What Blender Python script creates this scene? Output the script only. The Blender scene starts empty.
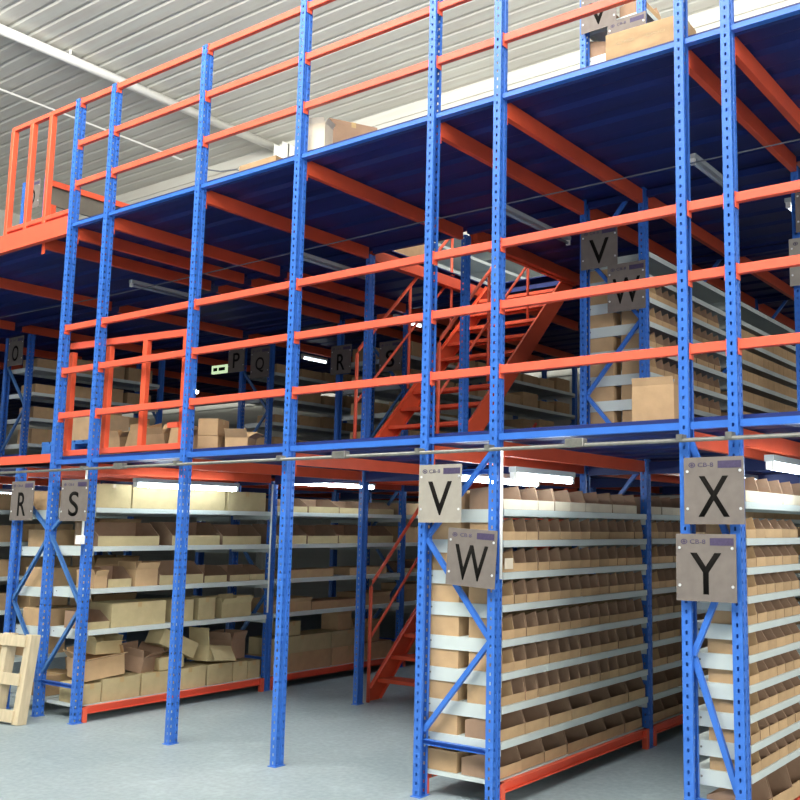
import bpy, bmesh, math, random
from mathutils import Vector, Matrix, Euler
random.seed(7)
S = bpy.context.scene
COL = S.collection
PI = math.pi

# ---------------------------------------------------------------- materials
def lin(c):
    return tuple(((v/255.0)/12.92 if v/255.0 <= .04045 else (((v/255.0)+.055)/1.055)**2.4) for v in c) + (1,)

def mat(name, rgb, rough=.5, metal=0.0, var=.12, scale=6.0, bump=0.0, rgb2=None, objvar=0.0, bscale=40.0, spec=.5, stretch=None):
    m = bpy.data.materials.new(name); m.use_nodes = True
    nt = m.node_tree; N = nt.nodes; Lk = nt.links
    b = N['Principled BSDF']
    b.inputs['Roughness'].default_value = rough
    b.inputs['Metallic'].default_value = metal
    b.inputs['Specular IOR Level'].default_value = spec
    tc = N.new('ShaderNodeTexCoord')
    mp = N.new('ShaderNodeMapping'); Lk.new(tc.outputs['Object'], mp.inputs['Vector'])
    if stretch: mp.inputs['Scale'].default_value = stretch
    nz = N.new('ShaderNodeTexNoise'); nz.inputs['Scale'].default_value = scale; nz.inputs['Detail'].default_value = 5
    Lk.new(mp.outputs['Vector'], nz.inputs['Vector'])
    rp = N.new('ShaderNodeValToRGB')
    c = lin(rgb); c2 = lin(rgb2) if rgb2 else tuple(v*(1-2*var) for v in c[:3])+(1,)
    rp.color_ramp.elements[0].position = .3; rp.color_ramp.elements[1].position = .7
    rp.color_ramp.elements[0].color = c2; rp.color_ramp.elements[1].color = c
    Lk.new(nz.outputs['Fac'], rp.inputs['Fac'])
    out = rp.outputs['Color']
    if objvar:
        oi = N.new('ShaderNodeObjectInfo')
        mr = N.new('ShaderNodeMapRange'); mr.inputs['To Min'].default_value = 1-objvar; mr.inputs['To Max'].default_value = 1+objvar
        Lk.new(oi.outputs['Random'], mr.inputs['Value'])
        vm = N.new('ShaderNodeVectorMath'); vm.operation = 'SCALE'
        Lk.new(out, vm.inputs[0]); Lk.new(mr.outputs['Result'], vm.inputs['Scale'])
        out = vm.outputs['Vector']
    Lk.new(out, b.inputs['Base Color'])
    if bump:
        n2 = N.new('ShaderNodeTexNoise'); n2.inputs['Scale'].default_value = bscale; n2.inputs['Detail'].default_value = 4
        Lk.new(mp.outputs['Vector'], n2.inputs['Vector'])
        bp = N.new('ShaderNodeBump'); bp.inputs['Strength'].default_value = bump; bp.inputs['Distance'].default_value = .01
        Lk.new(n2.outputs['Fac'], bp.inputs['Height']); Lk.new(bp.outputs['Normal'], b.inputs['Normal'])
    return m

def emit(name, rgb, s):
    m = bpy.data.materials.new(name); m.use_nodes = True
    b = m.node_tree.nodes['Principled BSDF']
    b.inputs['Base Color'].default_value = lin(rgb)
    b.inputs['Emission Color'].default_value = lin(rgb)
    b.inputs['Emission Strength'].default_value = s
    return m

M = {}
M['blue'] = mat('blue_paint', (58,114,204), .38, 0, .06, 8, .05)
M['brace'] = mat('steel_blue_paint', (70,116,176), .4, 0, .06, 8)
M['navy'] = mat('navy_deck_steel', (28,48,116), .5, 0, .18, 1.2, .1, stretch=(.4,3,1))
M['orange'] = mat('orange_paint', (236,94,60), .42, 0, .06, 5, .05)
M['redrail'] = mat('red_orange_rail_paint', (238,98,70), .45, 0, .06, 5, .05)
M['white'] = mat('white_shelf_steel', (206,214,210), .5, 0, .05, 4)
M['card'] = mat('cardboard', (200,166,126), .9, 0, .07, 9, .1, objvar=.13, spec=.2)
M['cardpale'] = mat('pale_cardboard', (196,178,136), .9, 0, .07, 9, .1, objvar=.08, spec=.2)
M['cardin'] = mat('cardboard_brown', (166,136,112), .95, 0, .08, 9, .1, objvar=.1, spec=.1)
M['cardwhite'] = mat('white_or_lit_cardboard', (228,214,190), .85, 0, .05, 9, objvar=.05, spec=.2)  # white card; on the top-shelf bin lips it stands in for light
M['tape'] = mat('packing_tape', (190,160,110), .3, 0, .05, 20)
M['pipe'] = mat('galvanised_steel', (140,138,130), .4, .5, .12, 30)
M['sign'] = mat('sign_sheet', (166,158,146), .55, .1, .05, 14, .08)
M['signdark'] = mat('sign_sheet_dark_or_shaded', (122,112,105), .75, .1, .08, 14, .08)  # darker sign tone; puts the shade of the dim signs into the colour
M['ink'] = mat('black_ink', (24,22,20), .9, 0, .05, 10, spec=.08)
M['purple'] = mat('purple_ink', (72,60,92), .6, 0, .15, 60)
M['screw'] = mat('zinc_screw', (225,225,225), .3, .3, .03, 50)
M['plastic_white'] = mat('white_plastic', (250,249,243), .4, 0, .02, 8)
M['plastic_blue'] = mat('blue_pallet_plastic', (62,120,196), .45, 0, .08, 8)
M['wood'] = mat('raw_pallet_wood', (214,196,162), .8, 0, .1, 7, .3, stretch=(4,4,.6))
M['fixture'] = mat('lamp_housing', (190,195,195), .5, 0, .04, 8)
M['glass_off'] = mat('unlit_tube_glass', (150,158,170), .25, 0, .02, 8)
M['dust'] = mat('grey_panel', (120,112,98), .8, 0, .15, 5)
M['wire'] = mat('grey_wire', (120,124,130), .6, 0, .05, 8)
M['tube'] = emit('lit_tube', (235,248,255), 26)
M['tube_dim'] = emit('weak_tube', (225,235,240), 4)
M['lamp'] = emit('lit_lamp', (255,252,240), 12)
M['exit'] = emit('lit_exit_sign', (190,215,170), 1.0)

def floor_mat():
    m = mat('polished_concrete', (160,171,173), .55, 0, .1, .7, .15, rgb2=(138,152,156), bscale=90)
    nt = m.node_tree; N = nt.nodes; Lk = nt.links
    b = N['Principled BSDF']; old = b.inputs['Base Color'].links[0].from_socket
    tc = N.new('ShaderNodeTexCoord')
    nz = N.new('ShaderNodeTexNoise'); nz.inputs['Scale'].default_value = 22; nz.inputs['Detail'].default_value = 8
    nz2 = N.new('ShaderNodeTexNoise'); nz2.inputs['Scale'].default_value = 2.6; nz2.inputs['Detail'].default_value = 6; nz2.inputs['Distortion'].default_value = 1.2
    Lk.new(tc.outputs['Object'], nz.inputs['Vector']); Lk.new(tc.outputs['Object'], nz2.inputs['Vector'])
    r1 = N.new('ShaderNodeValToRGB'); r1.color_ramp.elements[0].position=.35; r1.color_ramp.elements[1].position=.7
    r1.color_ramp.elements[0].color=(.86,.86,.86,1); r1.color_ramp.elements[1].color=(1.05,1.05,1.05,1)
    r2 = N.new('ShaderNodeValToRGB'); r2.color_ramp.elements[0].position=.55; r2.color_ramp.elements[1].position=.75
    r2.color_ramp.elements[0].color=(1,1,1,1); r2.color_ramp.elements[1].color=(1.16,1.16,1.15,1)
    Lk.new(nz.outputs['Fac'], r1.inputs['Fac']); Lk.new(nz2.outputs['Fac'], r2.inputs['Fac'])
    a = N.new('ShaderNodeMix'); a.data_type='RGBA'; a.blend_type='MULTIPLY'; a.inputs['Factor'].default_value=1
    c = N.new('ShaderNodeMix'); c.data_type='RGBA'; c.blend_type='MULTIPLY'; c.inputs['Factor'].default_value=1
    Lk.new(old, a.inputs[6]); Lk.new(r1.outputs['Color'], a.inputs[7])
    Lk.new(a.outputs[2], c.inputs[6]); Lk.new(r2.outputs['Color'], c.inputs[7])
    Lk.new(c.outputs[2], b.inputs['Base Color'])
    return m
M['floor'] = floor_mat()
def roof_mat(name, rgb):
    m = mat(name, rgb, .6, 0, .04, .5, 0)
    nt = m.node_tree; N = nt.nodes; Lk = nt.links
    b = N['Principled BSDF']; old = b.inputs['Base Color'].links[0].from_socket
    tc = N.new('ShaderNodeTexCoord')
    nz = N.new('ShaderNodeTexNoise'); nz.inputs['Scale'].default_value = 1; nz.inputs['Detail'].default_value = 8
    mp = N.new('ShaderNodeMapping'); mp.inputs['Scale'].default_value=(.5,7,7)
    Lk.new(tc.outputs['Object'], mp.inputs['Vector']); Lk.new(mp.outputs['Vector'], nz.inputs['Vector'])
    r1 = N.new('ShaderNodeValToRGB'); r1.color_ramp.elements[0].position=.35; r1.color_ramp.elements[1].position=.65
    r1.color_ramp.elements[0].color=(.93,.93,.92,1); r1.color_ramp.elements[1].color=(1.0,1.05,1.05,1)
    Lk.new(nz.outputs['Fac'], r1.inputs['Fac'])
    a = N.new('ShaderNodeMix'); a.data_type='RGBA'; a.blend_type='MULTIPLY'; a.inputs['Factor'].default_value=1
    Lk.new(old, a.inputs[6]); Lk.new(r1.outputs['Color'], a.inputs[7])
    Lk.new(a.outputs[2], b.inputs['Base Color'])
    return m
M['roof'] = roof_mat('roof_sheet', (232,228,218))
M['wall'] = roof_mat('wall_sheet', (206,202,192))

# ---------------------------------------------------------------- mesh helpers
class MB:
    def __init__(s): s.v=[]; s.f=[]
    def add(s, vs, fs):
        o=len(s.v); s.v+= [tuple(v) for v in vs]; s.f+=[tuple(i+o for i in f) for f in fs]; return s
    def box(s, x0,x1,y0,y1,z0,z1, mtx=None):
        vs=[Vector(p) for p in ((x0,y0,z0),(x1,y0,z0),(x1,y1,z0),(x0,y1,z0),(x0,y0,z1),(x1,y0,z1),(x1,y1,z1),(x0,y1,z1))]
        if mtx: vs=[mtx@v for v in vs]
        return s.add(vs,[(0,3,2,1),(4,5,6,7),(0,1,5,4),(1,2,6,5),(2,3,7,6),(3,0,4,7)])
    def bar(s, p0,p1,w,h,up=(0,0,1)):
        p0=Vector(p0);p1=Vector(p1);d=p1-p0;L=d.length;x=d.normalized();u=Vector(up)
        y=u.cross(x)
        if y.length<1e-4: y=Vector((0,1,0)).cross(x)
        y.normalize(); z=x.cross(y)
        m=Matrix((x,y,z)).transposed().to_4x4(); m.translation=p0
        return s.box(0,L,-w/2,w/2,-h/2,h/2,m)
    def chan(s,p0,p1,w,h,t=.006,up=(0,0,1),side=1):
        """C channel: web on one side, two flanges"""
        p0=Vector(p0);p1=Vector(p1);d=p1-p0;L=d.length;x=d.normalized();u=Vector(up)
        y=u.cross(x)
        if y.length<1e-4: y=Vector((0,1,0)).cross(x)
        y.normalize(); z=x.cross(y)
        m=Matrix((x,y,z)).transposed().to_4x4(); m.translation=p0
        a,b=(w/2-t,w/2) if side>0 else (-w/2,-w/2+t)
        s.box(0,L,a,b,-h/2,h/2,m)
        lo,hi=(-w/2,w/2-t) if side>0 else (-w/2+t,w/2)
        s.box(0,L,lo,hi,h/2-t,h/2,m); s.box(0,L,lo,hi,-h/2,-h/2+t,m)
        return s
    def tube(s, pts, r, n=10):
        pts=[Vector(p) for p in pts]; rings=[]
        for i,p in enumerate(pts):
            a=pts[max(i-1,0)]; b=pts[min(i+1,len(pts)-1)]; d=(b-a).normalized()
            u=Vector((0,0,1)) if abs(d.z)<.95 else Vector((0,1,0))
            x=u.cross(d).normalized(); y=d.cross(x)
            rings.append([p+(x*math.cos(2*PI*k/n)+y*math.sin(2*PI*k/n))*r for k in range(n)])
        vs=[v for rg in rings for v in rg]; fs=[]
        for i in range(len(pts)-1):
            for k in range(n):
                a=i*n+k;b=i*n+(k+1)%n; fs.append((a,b,b+n,a+n))
        fs.append(tuple(range(n))[::-1]); fs.append(tuple(range((len(pts)-1)*n,len(pts)*n)))
        return s.add(vs,fs)
    def prism(s, poly, y0, y1, axis='y'):
        """poly in (x,z) extruded along y (or (y,z) along x)"""
        n=len(poly)
        if axis=='y': vs=[(a,y0,b) for a,b in poly]+[(a,y1,b) for a,b in poly]
        else: vs=[(y0,a,b) for a,b in poly]+[(y1,a,b) for a,b in poly]
        fs=[tuple(range(n)),tuple(range(2*n-1,n-1,-1))]+[(i,i+n,(i+1)%n+n,(i+1)%n) for i in range(n)]
        return s.add(vs,fs)
    def mesh(s,name,m,bev=0,smooth=False):
        me=bpy.data.meshes.new(name); me.from_pydata(s.v,[],s.f)
        bm=bmesh.new(); bm.from_mesh(me); bmesh.ops.recalc_face_normals(bm,faces=bm.faces)
        if bev: bmesh.ops.bevel(bm,geom=bm.edges[:],offset=bev,segments=1,affect='EDGES')
        if smooth:
            for f in bm.faces: f.smooth=len(f.verts)==4
        bm.to_mesh(me); bm.free(); me.materials.append(m); return me
    def obj(s,name,m,parent=None,loc=None,bev=0,smooth=False):
        return link(name,s.mesh(name,m,bev,smooth),parent,loc)

def link(name,me,parent=None,loc=None,rot=None):
    o=bpy.data.objects.new(name,me); COL.objects.link(o)
    if parent: o.parent=parent
    if loc: o.location=loc
    if rot: o.rotation_euler=rot
    return o
USED={}
def tag(o,label,cat,group=None,kind=None):
    if label in USED and not group: print('DUP LABEL',label)
    USED[label]=1
    o['label']=label; o['category']=cat
    if group: o['group']=group
    o['kind']=kind or 'thing'
    return o
def empty(name,label,cat,loc=(0,0,0),rot=None,group=None):
    o=link(name,None,None,loc,rot); o.empty_display_size=.1
    return tag(o,label,cat,group)
def struct(o): o['kind']='structure'; return o
def copy_tree(o,parent=None,label=None,group=None,loc=None,rot=None):
    c=o.copy(); COL.objects.link(c); c.parent=parent
    if label: c['label']=label; USED[label]=1
    if group: c['group']=group
    if loc is not None: c.location=loc
    if rot is not None: c.rotation_euler=rot
    for ch in list(o.children): copy_tree(ch,c)
    return c
ORD=['first','second','third','fourth','fifth','sixth','seventh','eighth','ninth','tenth','eleventh','twelfth','thirteenth','fourteenth','fifteenth','sixteenth','seventeenth','eighteenth','nineteenth','twentieth']

# ---------------------------------------------------------------- layout
Y0=5.4717
XP=[-9.555,-8.894,-7.416,-6.057,-4.565,-3.929,-2.4615,-2.141]
XR=-10.205                      # outer post behind the R sign
XEND=-.67
ROW=[Y0,7.81,10.15,12.49,14.83]
D1=2.60; D2=5.16                # deck top heights
F1=(2.52,2.565); F2=(5.065,5.10)
PD=.075; PW=.10

# ---------------------------------------------------------------- shell
WB=16.6; XL=-31; XRT=14; YF=-13; ZC=12.1
struct(MB().box(XL,XRT,YF,WB,-.2,0).obj('floor',M['floor']))
def corrugated(x0,x1,a0,a1,z,dz,pitch,flat,t=.01):
    """trapezoid sheet, ribs run along x; profile along y"""
    prof=[]; y=a0
    while y<a1-1e-6:
        for k,(f,h) in enumerate(((0,0),(flat,0),(flat+.12,1),(.88,1))):
            yy=y+f*pitch
            if yy<=a1: prof.append((yy,z+h*dz))
        y+=pitch
    prof.append((a1,z))
    return prof+[(a,b+t) for a,b in reversed(prof)]
def quadstrip(prof,x0,x1,mb):
    n=len(prof)//2; top=prof[:n]; bot=prof[n:][::-1]
    for i in range(n-1):
        mb.add([(x0,*top[i]),(x0,*top[i+1]),(x1,*top[i+1]),(x1,*top[i]),(x0,*bot[i]),(x0,*bot[i+1]),(x1,*bot[i+1]),(x1,*bot[i])],
               [(0,1,2,3),(7,6,5,4),(0,4,5,1),(3,2,6,7)])
    return mb
struct(quadstrip(corrugated(XL,XRT,YF,WB,ZC,.018,.40,.7),XL,XRT,MB()).obj('ceiling',M['roof']))
mb=MB().box(XL,XRT,WB,WB+.1,0,ZC+.1)
z=0
while z<ZC-.3:
    mb.box(XL,XRT,WB-.035,WB,z+.1,z+.2); z+=.45
struct(mb.obj('wall_back',M['wall']))
struct(MB().box(XL-.1,XL,YF,WB,0,ZC+.1).obj('wall_left',M['wall']))

# roof pipe running into depth and its wall column
t=empty('roof_pipe','long thick white pipe running under the pale roof towards the back wall','pipe',(-19.09,WB,11.9))
MB().tube([(0,-12,0),(0,-.2,0)],.105,12).obj('pipe_body',M['plastic_white'],t,smooth=True)
for y in (-9,-6,-3): MB().box(-.02,.02,y-.02,y+.02,.1,.2).obj('hanger',M['plastic_white'],t)
o=MB().box(-.17,.17,-.02,.02,0,11.9).box(-.17,-.15,-.2,.2,0,11.9).box(.15,.17,-.2,.2,0,11.9).obj('steel_column',M['plastic_white'],None,(-18.75,WB-.25,0))
tag(o,'white steel wall column at the back where the thick roof pipe ends','column')
o=MB().tube([(0,0,0),(.0,6,-.05)],.025,8).obj('roof_conduit',M['plastic_white'],None,(-21.9,9.5,11.95)); tag(o,'thin pale conduit under the roof, left of the thick white pipe','conduit')

# roof braces (white struts standing at the back eave)
for k,(x,y,lab) in enumerate(((-19.9,16.2,'short white roof strut at the back wall above the second upper-floor bay'),(-13.35,16.2,'short white roof strut leaning left at the back wall above the middle upper-floor bay'))):
    o=MB().bar((-.28,0,2.1),(.25,0,.2),.07,.07).box(-.1,.6,-.05,.05,.14,.2).obj('roof_strut',M['plastic_white'],None,(x,y,9.1)); tag(o,lab,'strut')
# looping wire at the eave and hanging lamp holder near top of picture
o=MB().tube([(-1.5,0,.3),(-.9,0,.12),(-.3,0,.05),(0,0,-.1),(.0,0,-.6)],.02,6).obj('wire',M['wire'],None,(-18.9,15.2,10.9)); tag(o,'thin grey wire bending down beside the white strut at the eave','wire')
t=empty('cable_drop','white cable ending in a small round holder under the roof, top left','cable',(-12.0,9.3,11.8))
MB().tube([(-2.2,-.6,.2),(-1.3,-.35,.1),(-.5,-.12,.16),(0,0,.05)],.018,6).obj('cord',M['plastic_white'],t)
MB().tube([(0,0,.05),(0,0,-.06)],.09,10).tube([(0,0,-.06),(.05,0,-.17)],.05,10).obj('lamp_holder',M['plastic_white'],t)

# ---------------------------------------------------------------- uprights
def upright_mesh(name,h,holes=True,pitch=.0625):
    # cross-section (x,y); perforated segments flagged
    segs=[((-.03,-.022),(-.03,-.042),0),((-.03,-.042),(.032,-.042),1),((.032,-.042),(.032,-.012),1),((.032,-.012),(.022,-.008),0),
          ((.022,-.008),(.022,.008),0),((.022,.008),(.032,.012),0),((.032,.012),(.032,.042),1),((.032,.042),(-.03,.042),1),((-.03,.042),(-.03,.022),0)]
    cols=[]
    for a,b,p in segs:
        if p and holes:
            L=math.hypot(b[0]-a[0],b[1]-a[1]); hw=.0075/L; c=.5
            pts=[a]+[(a[0]+(b[0]-a[0])*f,a[1]+(b[1]-a[1])*f) for f in (c-hw,c+hw)]+[b]
            cols+=[(pts[0],pts[1],0),(pts[1],pts[2],1),(pts[2],pts[3],0)]
        else: cols.append((a,b,0))
    zs=[0.0]; n=int(h/pitch)
    if holes:
        zs=[]
        for k in range(n): zs+=[(k*pitch,0),(k*pitch+pitch*.32,1),(k*pitch+pitch*.68,0)]
        zs.append((n*pitch,None))
    else: zs=[(0,0),(h,None)]
    pts=[cols[0][0]]+[c[1] for c in cols]; W=len(pts)
    vs=[(x,y,z) for z,_ in zs for x,y in pts]; fs=[]
    for r in range(len(zs)-1):
        for c in range(W-1):
            if holes and zs[r][1] and cols[c][2]: continue
            a=r*W+c; fs.append((a,a+1,a+1+W,a+W))
    me=bpy.data.meshes.new(name); me.from_pydata(vs,[],fs); me.materials.append(M['blue']); return me
UP={}
def post(x,y,h,parent=None,mirror=False,name='post',holes=True,z=0):
    key=(h,holes)
    if key not in UP: UP[key]=upright_mesh('upright',h,holes)
    o=link(name,UP[key],parent,(x,y,z),(0,0,PI) if mirror else None)
    md=o.modifiers.new('thick','SOLIDIFY'); md.thickness=.003; md.offset=0
    return o
def foot(parent,x,y):
    return MB().box(x-.045,x+.045,y-.055,y+.055,0,.006).obj('foot_plate',M['blue'],parent,bev=.001)

def frame(name_label,xs,y,h,z0=0,braces=True,bz1=2.5,zlist=None,holes=True,ox=0):
    """xs: two or three post positions (posts centred in x); one thing"""
    t=empty('rack_frame',name_label,'rack frame',(xs[0],y,z0))
    for i,x in enumerate(xs):
        post(x-xs[0],0,h,t,mirror=(i%2==0),holes=holes)
        if z0==0: foot(t,x-xs[0],0)
    for i in range(len(xs)-1):
        a=xs[i]-xs[0]+.035; b=xs[i+1]-xs[0]-.035
        if not braces: continue
        flip=(i==1)
        k=0; nodes=[.42+.69*j for j in range(12)]
        if flip: a,b=b,a
        if len(xs)==3: a,b=(b,a)
        MB().chan((min(a,b),0,.36),(max(a,b),0,.36),.035,.035,.003).obj('horizontal_brace',M['blue'],t)
        while nodes[k+1]<=bz1-z0+.05 and k<10:
            p,q=((a,b) if k%2==0 else (b,a))
            off=.0 if k%2 else -.012
            MB().chan((p,off,nodes[k]),(q,off,nodes[k+1]),.035,.028,.003,up=(0,1,0)).obj('diagonal_brace',M['blue'],t)
            k+=1
    return t

PN=['the leftmost tall front post','the front post right of the lower S sign','the free-standing front post by the orange gate','the free-standing front post left of the stairs','the front post behind the V sign','the front post beside the W sign','the left post behind the X and Y signs','the right post behind the X and Y signs']
HT=6.6875
# double frame R - P0 - P1 : three posts, R post only up to the first deck
t=empty('rack_frame','blue perforated end frame of three posts behind the lower R and S signs','rack frame',(XP[0],Y0,0))
post(0,0,6.5,t); post(XP[1]-XP[0],0,6.5,t); post(XR-XP[0],0,2.5,t,mirror=True)
for x in (0,XP[1]-XP[0],XR-XP[0]): foot(t,x,0)
def br(t,x0,z0,x1,z1,off=0): return MB().chan((x0,off,z0),(x1,off,z1),.035,.03,.003,up=(0,1,0)).obj('diagonal_brace',M['brace'] if t.location.x<-8 else M['blue'],t)
a=XR-XP[0]+.03;b=-.03
br(t,a,2.25,b,1.85,-.01); br(t,b,1.78,a,1.12,.0); br(t,a,1.1,b,.45,.01)
a2=.03;b2=XP[1]-XP[0]-.03
br(t,b2,2.3,a2,1.85,.0); br(t,a2,1.8,b2,1.12,-.01); br(t,b2,1.1,a2,.42,.0)
for (p,q) in ((a,b),(a2,b2)): MB().chan((p,0,.34),(q,0,.34),.035,.035,.003).obj('horizontal_brace',M['blue'],t)
# free posts
for i,l in ((2,'blue perforated free-standing front post at the right edge of the orange gate'),(3,'blue perforated free-standing front post left of the orange stairs')):
    t=empty('steel_post',l,'post',(XP[i],Y0,0)); post(0,0,6.5 if i==2 else 6.5625,t); foot(t,0,0)
# VW front frame and XY front frame
def front_frame(i,j,label,narrow):
    t=empty('rack_frame',label,'rack frame',(XP[i],Y0,0))
    w=XP[j]-XP[i]
    post(0,0,7.5,t,mirror=True); post(w,0,7.5,t); foot(t,0,0); foot(t,w,0)
    a=.03;b=w-.03
    if not narrow: seq=((a,.46,b,1.12),(b,1.14,a,1.82),(a,1.84,b,2.44)); hz=(.38,2.3)
    else: seq=((b,.38,a,1.13),(a,1.15,b,1.74),(b,1.76,a,2.44)); hz=(.30,)
    for k,s in enumerate(seq): br(t,*s,off=-.012 if k%2 else 0)
    for z in hz: MB().chan((a,0,z),(b,0,z),.035,.035,.003).obj('horizontal_brace',M['blue'],t)
front_frame(4,5,'blue perforated two-post end frame carrying the lower V and W signs',False)
front_frame(6,7,'narrow blue two-post end frame carrying the lower X and Y signs',True)

# inner rows
def inner(xs,row,h,lab,braces=True,z0=0,holes=True):
    t=empty('rack_frame',lab,'rack frame',(xs[0],ROW[row],z0))
    for i,x in enumerate(xs):
        post(x-xs[0],0,h,t,mirror=(i==0),holes=holes)
        if z0==0: foot(t,x-xs[0],0)
    if braces:
        a=.03;b=xs[1]-xs[0]-.03
        # nodes continue every .68 m
        z=.46; k=0
        while z+.68<h-.1:
            p,q=(a,b) if k%2==0 else (b,a)
            if not (2.3<z0+z+.34<2.75): br(t,p,z,q,z+.66,off=-.012 if k%2 else 0)
            z+=.68;k+=1
        MB().chan((a,0,.36),(b,0,.36),.035,.035,.003).obj('horizontal_brace',M['blue'],t)
    return t
RN=['','second','third','fourth','last']
for r in (1,2,3,4):
    inner((XP[4],XP[5]),r,7.5 if r<4 else 5.0,f'blue frame in the {RN[r]} row of posts inside the V and W rack',holes=r<3)
    inner((XP[6],XP[7]),r,5.0,f'narrow blue frame in the {RN[r]} row of posts inside the X and Y rack',holes=r<3)
    if r>0:
        inner((XP[0],XP[1]),r,2.4375 if r<2 else 5.0,f'blue frame in the {RN[r]} row of posts inside the S rack',holes=r<3)
        t=empty('steel_post',f'dark blue single post in the {RN[r]} row under the R side','post',(XR,ROW[r],0)); post(0,0,2.4375 if r<2 else 5.0,t,mirror=True,holes=False); foot(t,0,0)
for i,l in ((2,'dark blue inner post standing at the foot of the stairs, left side'),(3,'dark blue inner post at the right side of the stairs')):
    t=empty('steel_post',l,'post',(XP[i]+(0 if i==2 else .02),ROW[1],0)); post(0,0,5.0,t); foot(t,0,0)
for i,l in ((2,'inner post behind the stairs at their upper left'),(3,'inner post behind the stairs at their upper right')):
    t=empty('steel_post','dark blue '+l,'post',(XP[i]+(-.06 if i==2 else .14),ROW[2]+.14,0)); post(0,0,5.0,t,holes=False); foot(t,0,0)
# PQ and NO frames
inner((-12.40,-11.73),2,2.3,'dim blue rack frame carrying the P and Q signs on the middle floor',z0=D1)
inner((-12.40,-11.73),3,2.3,'dim blue rack frame behind the one with the P and Q signs',z0=D1,holes=False)
inner((-15.22,-14.57),1,2.3,'dim blue rack frame at the far left of the middle floor',z0=D1)
inner((-15.22,-14.57),2,2.3,'dim blue rack frame behind the far left one on the middle floor',z0=D1,holes=False)

inner((-12.40,-11.73),0,2.4,'dim blue rack frame at the left edge of the ground floor',holes=False)
inner((-12.40,-11.73),1,2.4,'dim blue rack frame behind the left edge one on the ground floor',holes=False)
t=inner((-15.08,-14.43),1,2.25,'blue rack frame on the top floor left, behind the orange railing',z0=D2,braces=False)

# ---------------------------------------------------------------- decks
HOLE=(XP[2]-.015,XP[3]+.02,7.90,10.10)
def deck(z0,xa,xb,label,ztop):
    t=empty('mezzanine_deck',label,'deck',(xa,Y0,z0))
    mb=MB(); mt=MB()
    zc=z0
    def reg(x0,x1,y0,y1):
        quadstrip([(y-Y0,z-z0) for y,z in corrugated(0,0,y0,y1,zc,.022,.39,.45,.004)],x0-xa,x1-xa,mb)
        mt.box(x0-xa,x1-xa,y0-Y0,y1-Y0,ztop-z0-.012,ztop-z0)
    reg(xa,xb,Y0+.055,HOLE[2]); reg(xa,HOLE[0],HOLE[2],HOLE[3]); reg(HOLE[1],xb,HOLE[2],HOLE[3]); reg(xa,xb,HOLE[3],WB-.48)
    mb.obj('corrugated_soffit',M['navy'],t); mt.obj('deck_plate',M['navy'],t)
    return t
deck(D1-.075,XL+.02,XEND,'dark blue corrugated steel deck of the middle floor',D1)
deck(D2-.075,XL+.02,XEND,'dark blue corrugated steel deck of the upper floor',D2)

BAY=[(0,1,'between the leftmost tall post and the S-sign post'),(1,2,'in the bay with the orange gate'),(2,3,'in the bay right of the orange gate'),(3,4,'in the bay left of the V-sign post'),(4,5,'between the V and W posts'),(5,6,'in the wide bay above the W rack'),(6,7,'in the narrow bay above the X sign'),(7,8,'right of the X-sign posts')]
XE=XP+[XEND]
for i,j,bl in BAY:
    xa=XE[i]+.037; xb=XE[j]-.037
    for nm,(za,zb) in (('middle-floor',F1),('upper-floor',F2)):
        o=MB().chan(((xa),Y0+.0,(za+zb)/2),((xb),Y0+.0,(za+zb)/2),.05,zb-za,.006,side=-1).obj('edge_beam',M['blue']); tag(o,f'bright blue {nm} edge beam {bl}','beam')
        o['label']=f'bright blue {nm} edge beam {bl}'
# dark lip on deck edge above fascia
for nm,z in (('upper-floor',F2[1]),('middle-floor',F1[1])):
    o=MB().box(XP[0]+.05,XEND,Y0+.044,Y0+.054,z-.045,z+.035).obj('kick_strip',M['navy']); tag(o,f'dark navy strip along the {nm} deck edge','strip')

# orange beams left of P0
for nm,za,zb in (('upper',5.0,5.2),('middle',2.545,2.635)):
    o=MB().chan((XL+.02,Y0,(za+zb)/2),(XP[0]-.045,Y0,(za+zb)/2),.06,zb-za,.008,side=-1).obj('edge_beam',M['redrail']); tag(o,f'thick orange edge beam of the {nm} floor at the left of the picture','beam')

# joists (along Y) under both decks
JX=[-19,-17,-15,-12.4]+[XR]+XP
JL=['far left, past the pallets','far left, second one','left side, third one','left side, fourth one','at the R-sign post','at the leftmost tall post','at the S-sign post','at the post by the orange gate','at the post left of the stairs','at the V-sign post','at the W-sign post','at the left X-sign post','at the right X-sign post']
for lv,zt,hh in (('middle-floor',D1-.085,.10),('upper-floor',D2-.08,.13)):
    for x,jl in zip(JX,JL):
        t=empty('joist_beam',f'orange {lv} joist running into depth, {jl}','beam',(x,Y0,zt))
        for r in range(4):
            y0=ROW[r]+.06-Y0; y1=ROW[r+1]-.06-Y0
            MB().chan((0,y0,-hh/2),(0,y1,-hh/2),.05,hh,.006,side=-1).obj('span',M['orange'],t)
        MB().box(-.03,.03,.052,.06,-hh-.06,0).obj('end_plate',M['orange'],t)
# cross beams (along X) at inner rows
for lv,zt,hh in (('middle-floor',D1-.09,.11),('upper-floor',D2-.085,.06)):
    for r,rn in ((1,'second'),(2,'third'),(3,'fourth')):
        xs=[-21,XR]+XP+[XEND]
        t=empty('cross_beam',f'dark blue {lv} cross beam along the {rn} row of posts','beam',(XP[3],ROW[r],zt))
        for a,b in zip(xs[:-1],xs[1:]):
            MB().chan((a+.05-XP[3],0,-hh/2),(b-.05-XP[3],0,-hh/2),.05,hh,.006,side=-1).obj('span',M['navy'],t)
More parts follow.
